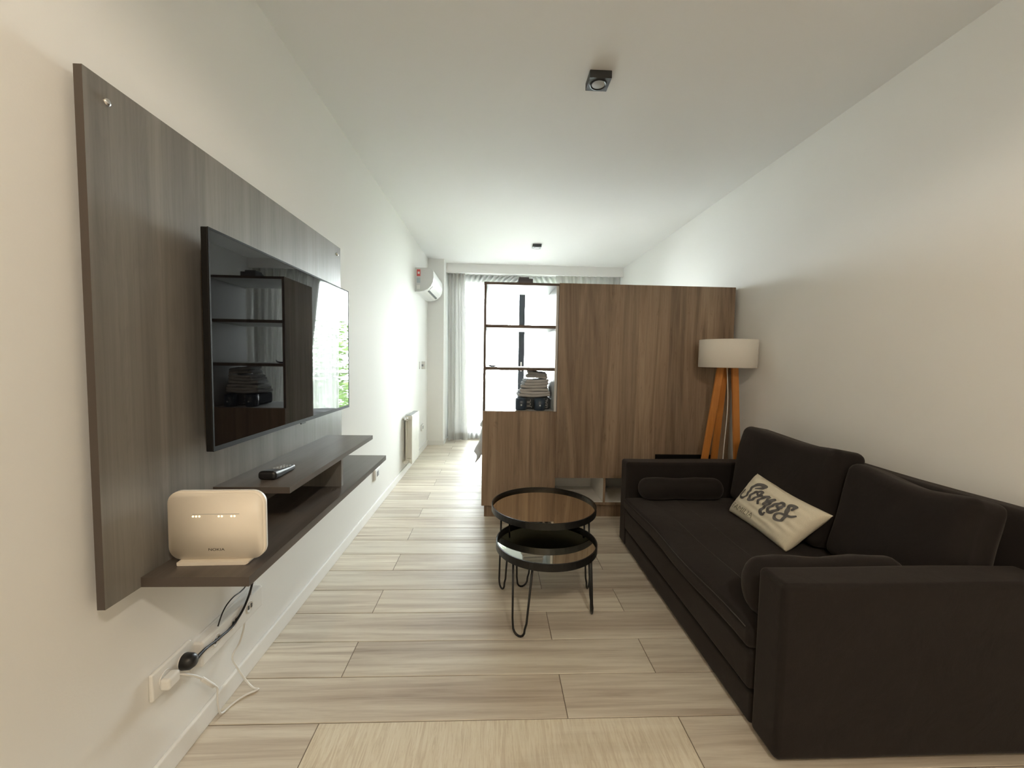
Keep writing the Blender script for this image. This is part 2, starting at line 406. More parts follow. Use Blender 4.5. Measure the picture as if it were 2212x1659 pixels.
# sliding balcony door
win = struct('window_1', B(WX0, WX1, 6.20, 6.30, WZ0, WZ0+.05), 'frame')
def wpart(name, bm, m): return obj(name, bm, m, win)
wpart('window_frame', B(WX0, WX0+.05, 6.20, 6.30, WZ0+.05, WZ1), 'frame'); wpart('window_frame', B(WX1-.05, WX1, 6.20, 6.30, WZ0+.05, WZ1), 'frame')
wpart('window_frame', B(WX0+.05, WX1-.05, 6.20, 6.30, WZ1-.05, WZ1), 'frame')
def sash(x0, x1, y0):
    bm = bmesh.new()
    for a in ((x0, x0+.09, WZ0+.052, WZ1-.052), (x1-.09, x1, WZ0+.052, WZ1-.052), (x0+.09, x1-.09, WZ0+.052, WZ0+.14), (x0+.09, x1-.09, WZ1-.13, WZ1-.052)):
        box(bm, a[0], a[1], y0, y0+.04, a[2], a[3])
    sa = wpart('sash', bm, 'frame')
    obj('pane', B(x0+.07, x1-.07, y0+.016, y0+.024, WZ0+.13, WZ1-.12), 'glass', sa)
    return sa
sash(WX0+.052, .442, 6.205); sash(.352, WX1-.052, 6.255)
h = wpart('handle', B(.385, .405, 6.18, 6.204, 1.02, 1.16, bev=.004), 'white_plastic')

# balcony outside
struct('garden_ground', B(-40, 40, YO+.01, 80, -3.5, -3.3), 'ground')
struct('balcony_floor', B(-1.6, 3.2, YO, 7.7, -.2, -.03), 'concrete')
ra = thing('balcony_railing', 'white metal balcony railing outside the sliding door', 'railing', (.8, 7.6, -.03))
obj('top_rail', B(-2.3, 2.3, -.025, .025, .93, .97, bev=.005), 'trim', ra)
obj('bottom_rail', B(-2.3, 2.3, -.02, .02, .06, .09, bev=.005), 'trim', ra)
for i in range(5): obj('post', B(-2.3+i*1.14, -2.26+i*1.14, -.02, .02, 0, .93), 'trim', ra)
def tree(loc, h_, rad, n, label):
    t = thing('garden_tree', label, 'tree', loc)
    obj('trunk', tube(bmesh.new(), smoothpath([(0, 0, 0), (.05, .02, h_*.4), (-.03, 0, h_*.75), (0, 0, h_*.98)]), [.09-.0035*i for i in range(19)]), 'bark', t, True)
    bm = bmesh.new()
    for _ in range(n):
        d = Vector((random.gauss(0, 1), random.gauss(0, 1), random.gauss(0, 1))).normalized()*(random.random()**.4)
        p = Vector((d.x*rad, d.y*rad, h_*.85 + d.z*rad*1.2)); q = Matrix.Rotation(random.random()*6.28, 3, 'Z') @ Matrix.Rotation(random.random()*3.1, 3, 'X')
        s = random.uniform(.05, .10)
        bm.faces.new([bm.verts.new(p + q @ Vector(v)*s) for v in ((-1, 0, 0), (0, -.42, .1), (1, 0, 0), (0, .42, .1))])
    f = obj('foliage', bm, 'leaf', t); f['kind'] = 'stuff'
tree((1.95, 9.1, -3.2), 4.6, 1.15, 2600, 'green leafy tree beyond the balcony railing')

# ------------------------------------------------------------------ TV wall panel with shelves
tv_unit = thing('tv_wall_panel', 'large grey-brown wood wall panel with two floating shelves below the television', 'wall unit', (-.884, 1.665, .615))
def P(bm_, off=(-.884, 1.665, .615)):
    bmesh.ops.translate(bm_, verts=bm_.verts[:], vec=-Vector(off)); return bm_
obj('back_panel', P(B(-.893, -.875, .94, 2.39, .615, 1.803, facemats={'-y': 1, '+y': 1, '+z': 1, '-z': 1})), ['grey_wood', 'shade_edge'], tv_unit)
for y in (1.10, 2.22): obj('mounting_batten', P(B(-.92, -.893, y, y+.05, .75, 1.70)), 'oak_edge', tv_unit)
obj('lower_shelf', P(B(-.875, -.612, 1.035, 2.35, .615, .640, facemats={'-y': 1})), ['grey_wood_y', 'shade_edge'], tv_unit)
obj('upper_shelf', P(B(-.875, -.640, 1.305, 2.19, .765, .785, facemats={'-y': 1})), ['grey_wood_y', 'shade_edge'], tv_unit)
obj('divider', P(B(-.875, -.652, 1.775, 1.795, .640, .765)), 'grey_wood', tv_unit)
for (y, z) in ((.993, 1.757), (2.341, 1.757)):
    obj('bolt_cap', P(lathe(bmesh.new(), [(0, .007), (.006, .006), (.0085, .003), (.0085, 0)], 20, 'x', (-.875, y, z))), 'chrome', tv_unit, True)

# television
tv = thing('television', 'slim black flat-screen television mounted on the grey wood panel', 'television', (-.82, 1.75, 1.235))
TY0, TY1, TZ0, TZ1 = 1.197, 2.295, .921, 1.552
def T(bm_): bmesh.ops.translate(bm_, verts=bm_.verts[:], vec=-Vector((-.82, 1.75, 1.235))); return bm_
obj('casing', T(B(-.819, -.8005, TY0, TY1, TZ0, TZ1, bev=.002)), 'tv_black', tv)
bm = bmesh.new(); fw = .006
for a in ((TY0, TY1, TZ1-fw, TZ1), (TY0, TY1, TZ0, TZ0+.014), (TY0, TY0+fw, TZ0+.014, TZ1-fw), (TY1-fw, TY1, TZ0+.014, TZ1-fw)): box(bm, -.8005, -.798, *a)
obj('bezel', T(bm), 'tv_black', tv)
obj('screen', T(B(-.8004, -.7992, TY0+fw, TY1-fw, TZ0+.014, TZ1-fw)), 'screen', tv)
obj('rear_housing', T(B(-.850, -.819, TY0+.18, TY1-.18, TZ0+.05, TZ1-.2, bev=.008)), 'black_plastic', tv)
obj('wall_bracket', T(B(-.875, -.850, 1.60, 1.90, 1.08, 1.30)), 'black_metal', tv)
obj('sensor', T(B(-.802, -.797, 1.73, 1.77, TZ0-.006, TZ0)), 'black_plastic', tv)

# remote control on the upper shelf
rc = thing('remote_control', 'black remote control lying on the upper shelf', 'remote control', (-.745, 1.447, .7855), R(-3))
def rcf(q):
    k = (q.y+.075)/.15                                   # 0 at the near thick end, 1 at the far thin end
    return Vector((q.x*(1.15 - .45*k), q.y, (q.z+.014)*(1.1 - .55*k + .35*max(0, k-.7)) - .014))
rb_ = obj('body', rbox(bmesh.new(), (0, 0, .014), (.027, .075, .014), .011, 6, rcf), 'black_plastic', rc, True)
for i in range(4):
    for j in (-1, 0, 1):
        y = .045-i*.02; k = (y+.075)/.15
        obj('button', rbox(bmesh.new(), (j*.011, y, .028*(1.1-.55*k+.35*max(0, k-.7))), (.004, .006, .002), .0015, 1), 'grey_plastic', rb_, True)

# internet router on the lower shelf
ro = thing('internet_router', 'white rounded upright internet router standing on the lower shelf', 'router', (-.736, 1.115, .6405), R(2))
bm = extrude_profile(bmesh.new(), roundrect(.247, .186, .034), lambda u, v, w_: Vector((u, w_, .103+v)), -.011, .011)
bmesh.ops.bevel(bm, geom=[e for e in bm.edges if len(e.link_faces) == 2 and abs(e.link_faces[0].normal.y) + abs(e.link_faces[1].normal.y) > .9 and abs(e.link_faces[0].normal.y*e.link_faces[1].normal.y) < .1], offset=.005, segments=3, affect='EDGES')
rcase = obj('casing', bm, 'router', ro, True)
bm = extrude_profile(bmesh.new(), [(-.092, 0), (.078, 0), (.086, .004), (.088, .0095), (-.094, .0095), (-.094, .002)], lambda u, v, w_: Vector((u, w_, v)), -.022, .03)
obj('stand', bm, 'router', ro)
obj('groove', B(-.058, .06, -.0113, -.0105, .1345, .1355), 'grey_plastic', rcase)
for x in (-.057, -.049, -.041, .008, .016, .040, .048): obj('indicator_light', lathe(bmesh.new(), [(0, 0), (.0026, 0), (.0026, .001), (0, .001)], 12, 'x', (0, 0, 0)), 'led', rcase).matrix_local = Matrix.Translation((x, -.0105, .129)) @ Matrix.Rotation(R(-90), 4, 'Z')
bm = textmesh('NOKIA', .0098); bmesh.ops.scale(bm, vec=(1.35, 1, 1), verts=bm.verts[:]); bmesh.ops.rotate(bm, cent=(0, 0, 0), matrix=Matrix.Rotation(R(90), 3, 'X'), verts=bm.verts[:])
bmesh.ops.translate(bm, vec=(0, -.0114, .038), verts=bm.verts[:]); obj('lettering', bm, 'matt_black', rcase)

# sockets, plugs and cables on the left wall
so = thing('wall_socket', 'white double wall socket plate under the lower shelf', 'socket', (XL, 1.17, .294))
obj('plate', rbox(bmesh.new(), (.006, 0, 0), (.006, .073, .039), .005, 2), 'white_plastic', so, True)
for dy in (-.03, .035): obj('socket_insert', lathe(bmesh.new(), [(0, .0128), (.019, .0128), (.021, .0145), (.022, .0122)], 24, 'x', (0, dy, 0)), 'white_plastic', so)
ex = thing('power_strip', 'white multi-outlet power strip fixed along the left wall', 'power strip', (XL, 1.42, .272))
obj('casing', B(0, .034, -.165, .165, -.04, .04, bev=.006), 'white_plastic', ex)
obj('backplate', B(0, .006, -.175, .175, -.046, .046, bev=.002), 'white_plastic', ex)
for i in range(3):
    y = -.10+i*.09
    ou = obj('outlet', lathe(bmesh.new(), [(0, .0342), (.017, .0342), (.019, .036), (.02, .034)], 20, 'x', (0, y, .004)), 'white_plastic', ex, True)
    for s in (-1, 1): obj('pin_hole', B(.0335, .0365, y+s*.008-.003, y+s*.008+.003, -.002, .012), 'slot', ou)
bp = thing('plug', 'round black plug with its cable pushed into the wall socket', 'plug', (XL+.012, 1.205, .292))
obj('plug_body', lathe(bmesh.new(), [(0, 0), (.02, 0), (.0235, .006), (.022, .026), (.014, .036), (0, .038)], 24, 'x'), 'black_plastic', bp, True)
cable = smoothpath([(.03, .012, -.001), (.028, .054, -.002), (.028, .096, -.009), (.028, .136, -.014), (.028, .164, -.017), (.028, .2, -.014), (.028, .254, .01), (.028, .297, .057), (.027, .33, .13), (.026, .35, .2), (.026, .36, .322)])
obj('cord', tube(bmesh.new(), cable, [.0065-.0025*min(1, i/8) for i in range(len(cable))]), 'black_plastic', bp, True)
wp = thing('plug', 'white plug whose thin cable trails down onto the floor', 'plug', (XL+.012, 1.139, .292))
obj('plug_body', rbox(bmesh.new(), (.014, 0, -.004), (.014, .022, .017), .008, 3), 'white_plastic', wp, True)
wc = [(.016, .018, 0), (.028, .04, -.02), (.03, .09, -.07), (.032, .139, -.134), (.03, .165, -.166), (.026, .171, -.208), (.022, .184, -.26), (.018, .205, -.286), (.028, .244, -.288), (.049, .279, -.288), (.079, .304, -.288),
      (.06, .307, -.285), (.03, .315, -.262), (.013, .292, -.192), (.013, .271, -.14), (.013, .31, -.12), (.013, .336, -.086), (.013, .348, -.05), (.013, .366, -.018), (.016, .383, .043), (.016, .39, .15), (.016, .395, .322)]
cp = smoothpath(wc)
obj('cord', tube(bmesh.new(), cp, .0034), 'white_plastic', wp, True)
obj('cable_clip', tube(bmesh.new(), [(.03, .098, -.08), (.0305, .10, -.083), (.032, .145, -.142), (.032, .147, -.145)], [.004, .0065, .0065, .004], 10), 'white_plastic', wp, True)
bc = obj('network_cable', tube(bmesh.new(), smoothpath([(-.888, 1.33, .315), (-.886, 1.348, .345), (-.885, 1.372, .362), (-.885, 1.41, .368), (-.885, 1.45, .364), (-.885, 1.483, .372), (-.885, 1.52, .42), (-.884, 1.54, .612)]), .0022), 'black_plastic', None, True)
tag(bc, 'thin black network cable rising from the power strip behind the shelf', 'cable')
def outlet(y, z, label, d=.018):
    t = thing('wall_socket', label, 'socket', (XL, y, z))
    obj('plate', rbox(bmesh.new(), (d/2, 0, 0), (d/2, .06, .04), .004, 2), 'white_plastic', t, True)
    obj('socket_insert', B(d-.001, d+.002, -.025, .025, -.02, .02, bev=.002), 'grey_plastic', t)
outlet(3.22, .29, 'white wall socket low on the wall past the end of the shelves')
outlet(5.25, .315, 'small white wall socket low on the wall past the radiator')
rh = thing('remote_holder', 'small white control holder on the wall below the air conditioner', 'wall control', (XL, 5.12, 1.105))
obj('plate', rbox(bmesh.new(), (.006, 0, 0), (.006, .05, .045), .004, 2), 'white_plastic', rh, True)
obj('cradle', rbox(bmesh.new(), (.026, .12, 0), (.026, .022, .05), .006, 2), 'white_plastic', rh, True)
obj('cradle_arm', B(0, .03, .05, .10, -.012, .012, bev=.003), 'grey_plastic', rh)

# radiator
rd = thing('radiator', 'cream sectional wall radiator below the air conditioner', 'radiator', (-.87, 4.37, .11))
for i in range(5):
    y = -.17+i*.078
    bm = bmesh.new(); rbox(bm, (.032, y+.039, .25), (.007, .0375, .25), .005, 2); rbox(bm, (0, y+.039, .25), (.038, .012, .245), .008, 2)
    rbox(bm, (-.018, y+.039, .25), (.005, .034, .235), .004, 2); rbox(bm, (.01, y+.039, .475), (.03, .037, .022), .008, 2); rbox(bm, (.01, y+.039, .03), (.03, .037, .022), .008, 2)
    obj('section', bm, 'rad', rd, True)
obj('top_grille', B(-.02, .03, -.165, .215, .497, .501), 'grey_plastic', rd)
for z in (.47, .03):
    obj('pipe', tube(bmesh.new(), [(-.05, -.215, z), (-.02, -.205, z), (0, -.19, z), (.005, -.165, z)], .008), 'rad', rd, True)
    obj('valve', lathe(bmesh.new(), [(0, -.02), (.014, -.02), (.017, -.01), (.017, .012), (.011, .02), (0, .02)], 16, 'x', (-.015, -.21, z)), 'chrome' if z > .1 else 'rad', rd, True)

# air conditioner
ac = thing('air_conditioner', 'white split air conditioner mounted high on the left wall near the column', 'air conditioner', (XL, 5.2, 1.95))
prof = [(0, .27), (.165, .27), (.19, .262), (.205, .235), (.208, .16), (.20, .11), (.18, .07), (.145, .035), (.10, .012), (.05, .002), (0, 0)]
for a, b, m_, nm in ((-.41, -.395, 'ac_side', 'end_cap'), (-.395, .395, 'ac', 'casing'), (.395, .41, 'ac_side', 'end_cap')):
    obj(nm, extrude_profile(bmesh.new(), prof, lambda u, v, w_: Vector((u, w_, v)), a, b), m_, ac)
obj('vent_slot', extrude_profile(bmesh.new(), [(.125, .0225), (.146, .0352), (.142, .041), (.121, .028)], lambda u, v, w_: Vector((u+.002, w_, v-.002)), -.30, .33), 'slot', ac)
obj('louvre', extrude_profile(bmesh.new(), [(.150, .038), (.187, .078), (.183, .083), (.146, .043)], lambda u, v, w_: Vector((u+.003, w_, v-.003)), -.33, .35), 'ac', ac)
for (u0, u1, z0, z1, m_) in ((.02, .06, .175, .25, 'red'), (.02, .06, .10, .16, 'stick'), (.02, .055, .03, .075, 'trim')):
    obj('sticker', B(u0, u1, -.4115, -.4101, z0, z1), m_, ac)
obj('sticker', B(.03, .052, -.4122, -.4116, .20, .225), 'trim', ac)

# ------------------------------------------------------------------ room divider cabinet
CB0, CB1 = 3.05, 3.50
cb = thing('divider_cabinet', 'tall brown oak room divider cabinet with open shelves and low niches', 'cabinet', (.85, 3.275, 0))
def K(bm_): bmesh.ops.translate(bm_, verts=bm_.verts[:], vec=-Vector((.85, 3.275, 0))); return bm_
def kpart(n_, bm_, m_): return obj(n_, K(bm_), m_, cb)
kpart('plinth', B(-.066, 1.77, 3.085, 3.48, 0, .10), 'oak')
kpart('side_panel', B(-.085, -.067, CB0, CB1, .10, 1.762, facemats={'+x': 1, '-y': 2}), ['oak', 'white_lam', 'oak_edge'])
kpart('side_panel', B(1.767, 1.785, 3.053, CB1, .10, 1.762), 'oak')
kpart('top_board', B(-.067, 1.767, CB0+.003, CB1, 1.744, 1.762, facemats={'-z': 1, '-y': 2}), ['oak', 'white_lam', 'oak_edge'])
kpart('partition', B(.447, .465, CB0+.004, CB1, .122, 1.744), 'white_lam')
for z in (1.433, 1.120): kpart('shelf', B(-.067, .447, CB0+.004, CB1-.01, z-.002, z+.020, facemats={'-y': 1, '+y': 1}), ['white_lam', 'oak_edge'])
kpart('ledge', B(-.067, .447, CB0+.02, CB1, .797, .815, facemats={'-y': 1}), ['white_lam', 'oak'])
kpart('lower_panel', B(-.085, .466, CB0-.016, CB0+.0, .10, .815, bev=.0008, seg=1), 'oak')
kpart('front_panel', B(.4665, 1.785, CB0-.018, CB0+.0, .315, 1.762, bev=.0008, seg=1), 'oak')
kpart('back_panel', B(.465, 1.767, CB1-.018, CB1, .34, 1.744), 'oak'); kpart('back_panel', B(-.067, .447, CB1-.018, CB1, .122, .797), 'oak')
kpart('bottom_board', B(-.067, 1.767, CB0+.004, CB1, .10, .122, facemats={'-y': 1}), ['niche', 'oak'])
kpart('niche_top', B(.465, 1.767, CB0+.004, CB1-.22, .322, .34), 'niche')
kpart('niche_back', B(.465, 1.767, CB1-.05, CB1-.032, .122, .33), 'niche')
for x in (.838, 1.30): kpart('niche_divider', B(x, x+.018, CB0+.004, CB1-.052, .122, .322, facemats={'-y': 1}), ['niche', 'oak'])
for x in (.70, .76): kpart('screw_cap', lathe(bmesh.new(), [(0, .3205), (.006, .3205), (.006, .322)], 12, 'z', (x, 3.10, 0)), 'oak_edge')

# things on the cabinet
bx_ = thing('small_box', 'small dark grey stepped box on top of the divider cabinet', 'box', (.225, 3.2, 1.7625))
obj('body', B(-.055, .055, -.05, .06, 0, .048, bev=.003), 'box_grey', bx_); obj('lid', B(-.05, .025, -.045, .05, .048, .06, bev=.003), 'box_grey', bx_)
ds = thing('small_dish', 'small dark leaf-shaped dish on the middle open shelf', 'dish', (-.015, 3.13, 1.1405))
def dishf(u, v):
    a = u*2*math.pi; r = v; x = .036*r*math.cos(a); y = .02*r*math.sin(a)
    return Vector((x, y, .002 + .010*r**3 + (.014*max(0, math.cos(a))**6)*r**2))
bm = grid(bmesh.new(), dishf, 24, 6); bmesh.ops.remove_doubles(bm, verts=bm.verts[:], dist=1e-5)
d_ = obj('dish_bowl', bm, 'black_plastic', ds, True); md = d_.modifiers.new('thickness', 'SOLIDIFY'); md.thickness = .002; md.offset = 1
obj('foot', B(-.012, .012, -.007, .007, 0, .003), 'black_plastic', ds)
LZ = .8155
def towel(i, cx, cyy, z, wx, wy, hz, rot, tilt, label, m_='towel'):
    t = thing('folded_towel', label, 'towel', (cx, cyy, z), rot, 'folded towels stacked on the cabinet ledge'); t.rotation_euler.y = tilt
    rnd = random.Random(i)
    for k in range(2):
        ph = rnd.random()*6
        def f(q, k=k, ph=ph): return Vector((q.x + .004*math.sin(30*q.z+ph), q.y + .004*math.sin(25*q.x+ph), q.z + .004*math.sin(22*q.x+ph) + .003*math.sin(31*q.y+ph*2)))
        obj('fold', rbox(bmesh.new(), (.006*k, 0, hz*(.26+.5*k)), (wx/2-.006*k, wy/2, hz*.255), hz*.24, 6, f), m_, t, True)
bl = thing('folded_blanket', 'dark slate folded blanket with pale lettering at the bottom of the towel stack', 'blanket', (.315, 3.29, LZ))
obj('fold', rbox(bmesh.new(), (0, 0, .045), (.125, .115, .045), .022, 5), 'slate', bl, True)
for k, (tx, s) in enumerate((('JUL', .042), ('LEAL', .034))):
    bm = textmesh(tx, s); bmesh.ops.rotate(bm, cent=(0, 0, 0), matrix=Matrix.Rotation(R(90), 3, 'X') @ Matrix.Rotation(R(90), 3, 'Z'), verts=bm.verts[:])
    bmesh.ops.translate(bm, vec=((-.045, .088)[k], -.1157, .045), verts=bm.verts[:]); obj('lettering', bm, 'towel', bl)
tw = [(.312, .25, .20, .046, 3, 0), (.312, .225, .19, .045, -4, 0), (.322, .195, .185, .045, 5, R(1)), (.328, .17, .175, .056, -3, R(4))]
z = LZ + .091; lb = ('lowest folded towel of the stack, directly on the dark blanket', 'second folded towel up in the pale stack', 'third folded towel up, just below the tilted top one', 'topmost folded towel, tilted down to the right')
for i, (cx, wx, wy, hz, rz, tl) in enumerate(tw):
    towel(i, cx, 3.29, z, wx, wy, hz, R(rz), tl, 'grey-white ' + lb[i]); z += hz + .001 + (.006 if i == 2 else 0)
dk = obj('dark_bag', rbox(bmesh.new(), (0, 0, .11), (.05, .03, .11), .022, 4, lambda q: Vector((q.x + .004*math.sin(q.z*30), q.y, q.z - .015*(q.x/.05)**2*(q.z > 0)))), 'slate', None, True, (.389, 3.44, LZ))
tag(dk, 'dark slate cloth bag standing behind the towels against the cabinet side', 'bag')
for i, (x, yy, lbl) in enumerate(((.205, 3.135, 'dark blue cup at the left, at the foot of the towel stack'), (.345, 3.115, 'dark blue cup at the right, with a pale dot, before the towels'))):
    t = thing('cup', lbl, 'cup', (x, yy, LZ), 0, 'dark blue cups on the cabinet ledge')
    cb_ = obj('cup_body', lathe(bmesh.new(), [(0, 0), (.038, 0), (.042, .006), (.0435, .05), (.042, .09), (.039, .09), (.039, .008), (0, .008)], 32), 'navy', t, True)
    obj('emblem', lathe(bmesh.new(), [(0, -.0005), (.006, -.0005), (.006, .001), (0, .001)], 12, 'x'), 'stick', cb_).matrix_local = Matrix.Translation((0, -.0435, .04)) @ Matrix.Rotation(R(-90), 4, 'Z')

# ------------------------------------------------------------------ bed behind the cabinet
BX0, BX1, BY0, BY1, BT = -.09, 1.74, 3.76, 5.16, .54
bd = thing('bed', 'double bed with a grey bedspread behind the divider cabinet', 'bed', ((BX0+BX1)/2, (BY0+BY1)/2, 0))
def Q(bm_): bmesh.ops.translate(bm_, verts=bm_.verts[:], vec=-Vector(((BX0+BX1)/2, (BY0+BY1)/2, 0))); return bm_
for x in (BX0+.08, BX1-.12):
    for y in (BY0+.06, BY1-.12): obj('leg', Q(B(x, x+.05, y, y+.05, 0, .12)), 'oak_edge', bd)
obj('bed_base', Q(B(BX0+.02, BX1-.01, BY0+.02, BY1-.02, .12, .30, bev=.01)), 'slate', bd)
obj('mattress', Q(rbox(bmesh.new(), ((BX0+BX1)/2, (BY0+BY1)/2, .41), ((BX1-BX0)/2-.01, (BY1-BY0)/2-.01, .11), .03, 3)), 'linen_w', bd, True)
def spread(u, v):
    a = BX0-.20 + u*(BX1-.30-(BX0-.20)); b = BY0-.22 + v*(BY1-BY0+.44)
    dx = max(0, BX0-a); dy = max(0, BY0-b, b-BY1); sy = -1 if b < BY0 else 1
    d = math.hypot(dx, dy); x, y = max(a, BX0), min(max(b, BY0), BY1)
    if d > 0:
        flare = .30 if (dx > 0 and dy > 0) else .14
        x -= dx/d*(flare*d + .012) ; y += sy*dy/d*(flare*d + .012)
        wv = .012*math.sin(26*(a+b))*min(1, d*8); x -= wv*(dx > 0); y += sy*wv*(dy > 0)
    wr = .006*math.sin(11*a+5*math.sin(6*b)) + .005*math.sin(17*b+3*a)
    return Vector((x, y, BT + .008 + (wr if d == 0 else 0) - d*.96))
bm = grid(bmesh.new(), spread, 72, 60)
s_ = obj('bedspread', Q(bm), 'bed', bd, True); md = s_.modifiers.new('thickness', 'SOLIDIFY'); md.thickness = .006; md.offset = 1
def pillow_pt(W_, H_, T_, s, t, side, pinch=.06, wr=0.0):
    u, v = 2*s-1, 2*t-1
    x = W_/2*u*(1 - pinch*(1-v*v)); y = H_/2*v*(1 - pinch*1.3*(1-u*u))
    th = T_/2*max(0, (1-u**4)*(1-v**4))**.55
    wri = wr*(math.sin(9*u*math.pi+5*v)*(.3+abs(u)**3) + .6*math.sin(7*v*math.pi+3*u))*max(0, (1-u*u)*(1-v*v))**.4
    return Vector((x, y, side*(th + wri)))
def pillow_mesh(W_, H_, T_, nu=36, nv=26, **k):
    bm = bmesh.new()
    grid(bm, lambda s, t: pillow_pt(W_, H_, T_, s, t, 1, **k), nu, nv); grid(bm, lambda s, t: pillow_pt(W_, H_, T_, 1-s, t, -1, **k), nu, nv)
    bmesh.ops.remove_doubles(bm, verts=bm.verts[:], dist=1e-5); return bm
for y, l in ((4.12, 'white pillow at the head of the bed, nearer the cabinet'), (4.8, 'white pillow at the head of the bed, nearer the window')):
    p = thing('bed_pillow', l, 'pillow', (1.60, y, BT+.085), 0, 'white pillows on the bed'); p.rotation_euler = (0, R(-18), R(90))
    obj('pillow_case', pillow_mesh(.62, .40, .15, 24, 18), 'linen_w', p, True)

# ------------------------------------------------------------------ curtains
def drape(name, x0, x1, y, z0, z1, pleats, amp, mat, label, xb0=None, xb1=None, hem=False, header=True, seed=0, p=1):
    rnd = random.Random(seed); ph = [rnd.random()*6.28 for _ in range(4)]
    xb0 = x0 if xb0 is None else xb0; xb1 = x1 if xb1 is None else xb1
    t = thing(name, label, 'curtain', ((x0+x1)/2, y, z0), 0)
    org = Vector(((x0+x1)/2, y, z0)); nu = pleats*10
    def f(u, v, lo, hi):
        z = lo + (hi-lo)*v; k = (z-z0)/(z1-z0)
        xa = xb0 + (x0-xb0)*k**p; xc = xb1 + (x1-xb1)*k**p
        x = xa + (xc-xa)*u + .02*(1-k)*math.sin(3*u*6.28+ph[0])
        a = amp*(.75 + .35*math.sin(2.3*u*6.28+ph[1])*(1-k))
        return Vector((x, y + a*math.sin(u*pleats*6.2832 + .8*math.sin(ph[2]+2*u*6.28)*(1-k)) + .012*(1-k)*math.sin(u*7+ph[3]), z)) - org
    zh = z1-.075 if header else z1
    obj('cloth', grid(bmesh.new(), lambda u, v: f(u, v, z0, zh), nu, 40), mat, t, True)
    if header: obj('header_tape', grid(bmesh.new(), lambda u, v: f(u, v, zh, z1), nu, 3), mat, t, True)
    if hem:
        h_ = obj('hem', grid(bmesh.new(), lambda u, v: f(u, v, z0, z0+.1) + Vector((0, -.004, 0)), nu, 3), mat, t, True)
    return t
drape('grey_curtain', -.685, -.44, 5.985, .012, 2.412, 5, .030, 'drape', 'long pale grey curtain gathered beside the column at the left', -.69, -.40, True, seed=3)
drape('grey_curtain', .86, 1.80, 5.985, .012, 2.412, 10, .028, 'drape', 'long pale grey curtain gathered at the right end of the window', 1.15, 1.80, True, seed=5)
drape('sheer_curtain', -.62, .42, 6.075, .012, 2.412, 13, .025, 'sheer', 'white sheer curtain drawn to the left of the window centre', -.62, -.06, seed=8, p=7)
drape('sheer_curtain', .44, 1.76, 6.075, .012, 2.412, 16, .025, 'sheer', 'white sheer curtain covering the right half of the window', .66, 1.76, seed=9, p=7)
rl = obj('curtain_rail', B(-.69, 1.81, 5.965, 6.10, 2.414, 2.43), 'trim'); tag(rl, 'white double curtain rail along the top of the window', 'curtain rail')

# ------------------------------------------------------------------ nesting tables
def nest_table(name, cx, cyy, rad, ztop, legs, mat, label, rim_m='black_metal'):
    t = thing(name, label, 'table', (cx, cyy, 0))
    zr = ztop - .033
    obj('rim', lathe(bmesh.new(), [(rad, zr), (rad, ztop), (rad-.006, ztop), (rad-.006, zr)], 72, closed=True), rim_m, t)
    obj('base_plate', lathe(bmesh.new(), [(0, zr), (rad-.0061, zr), (rad-.0061, zr+.008), (0, zr+.008)], 72), 'underside', t)
    obj('mirror_top', lathe(bmesh.new(), [(0, zr+.0082), (rad-.0065, zr+.0082), (rad-.0065, zr+.017), (0, zr+.017)], 72), mat, t)
    for a, r0, r1, spread_ in legs:
        d = Vector((math.cos(R(a)), math.sin(R(a)), 0)); tn = Vector((-d.y, d.x, 0))
        rr = .0048; w_ = spread_/2; ri, rb = r0, r1; pts = []
        for s in (-1,):
            pts.append(d*ri + tn*(-w_) + Vector((0, 0, zr)))
            pts.append(d*(ri+(rb-ri)*.8) + tn*(-w_*.72) + Vector((0, 0, .07)))
        for k in range(9):
            an = math.pi*(k/8); pts.append(d*rb + tn*(-w_*.62*math.cos(an)) + Vector((0, 0, .0048 + .042*(1-math.sin(an)**.8))))
        pts.append(d*(ri+(rb-ri)*.8) + tn*(w_*.72) + Vector((0, 0, .07))); pts.append(d*ri + tn*w_ + Vector((0, 0, zr)))
        obj('hairpin_leg', tube(bmesh.new(), pts, rr, 10), 'black_metal', t, True)
    return t
nest_table('nesting_table', .280, 2.215, .286, .412, [(-30, .245, .262, .085), (-150, .245, .262, .085), (90, .245, .262, .085)], 'bronze', 'taller round side table with a bronze mirror top and black hairpin legs')
nest_table('nesting_table', .256, 1.895, .238, .350, [(233.5, .205, .228, .10), (-5.7, .205, .222, .10), (114.3, .205, .228, .10)], 'smoke', 'lower round mirror-top side table tucked partly under the taller one')

# ------------------------------------------------------------------ sofa
SY0, SY1, SX0, SXB = 1.125, 2.68, .85, 1.80
sf = thing('sofa', 'long low charcoal fabric sofa along the right wall', 'sofa', (1.32, 1.9, 0))
SO = Vector((1.32, 1.9, 0))
def S(bm_): bmesh.ops.translate(bm_, verts=bm_.verts[:], vec=-SO); return bm_
def wob(a, f=7): return lambda q: q + Vector((a*math.sin(f*q.y+1), a*math.sin(f*q.x+2), a*math.sin(f*1.3*q.y+f*q.x)))
def sbox(n_, x0, x1, y0, y1, z0, z1, r, n=8, fn=None, m_='sofa'):
    return obj(n_, S(rbox(bmesh.new(), ((x0+x1)/2, (y0+y1)/2, (z0+z1)/2), ((x1-x0)/2, (y1-y0)/2, (z1-z0)/2), r, n, fn)), m_, sf, True)
AT = .125
sbox('arm', SX0, SXB, SY0, SY0+AT, .012, .556, .018, 8, wob(.002))
sbox('arm', SX0, SXB, SY1-AT, SY1, .012, .556, .018, 8, wob(.002))
sbox('base', SX0+.004, SXB-.02, SY0+AT+.002, SY1-AT-.002, .012, .122, .012)
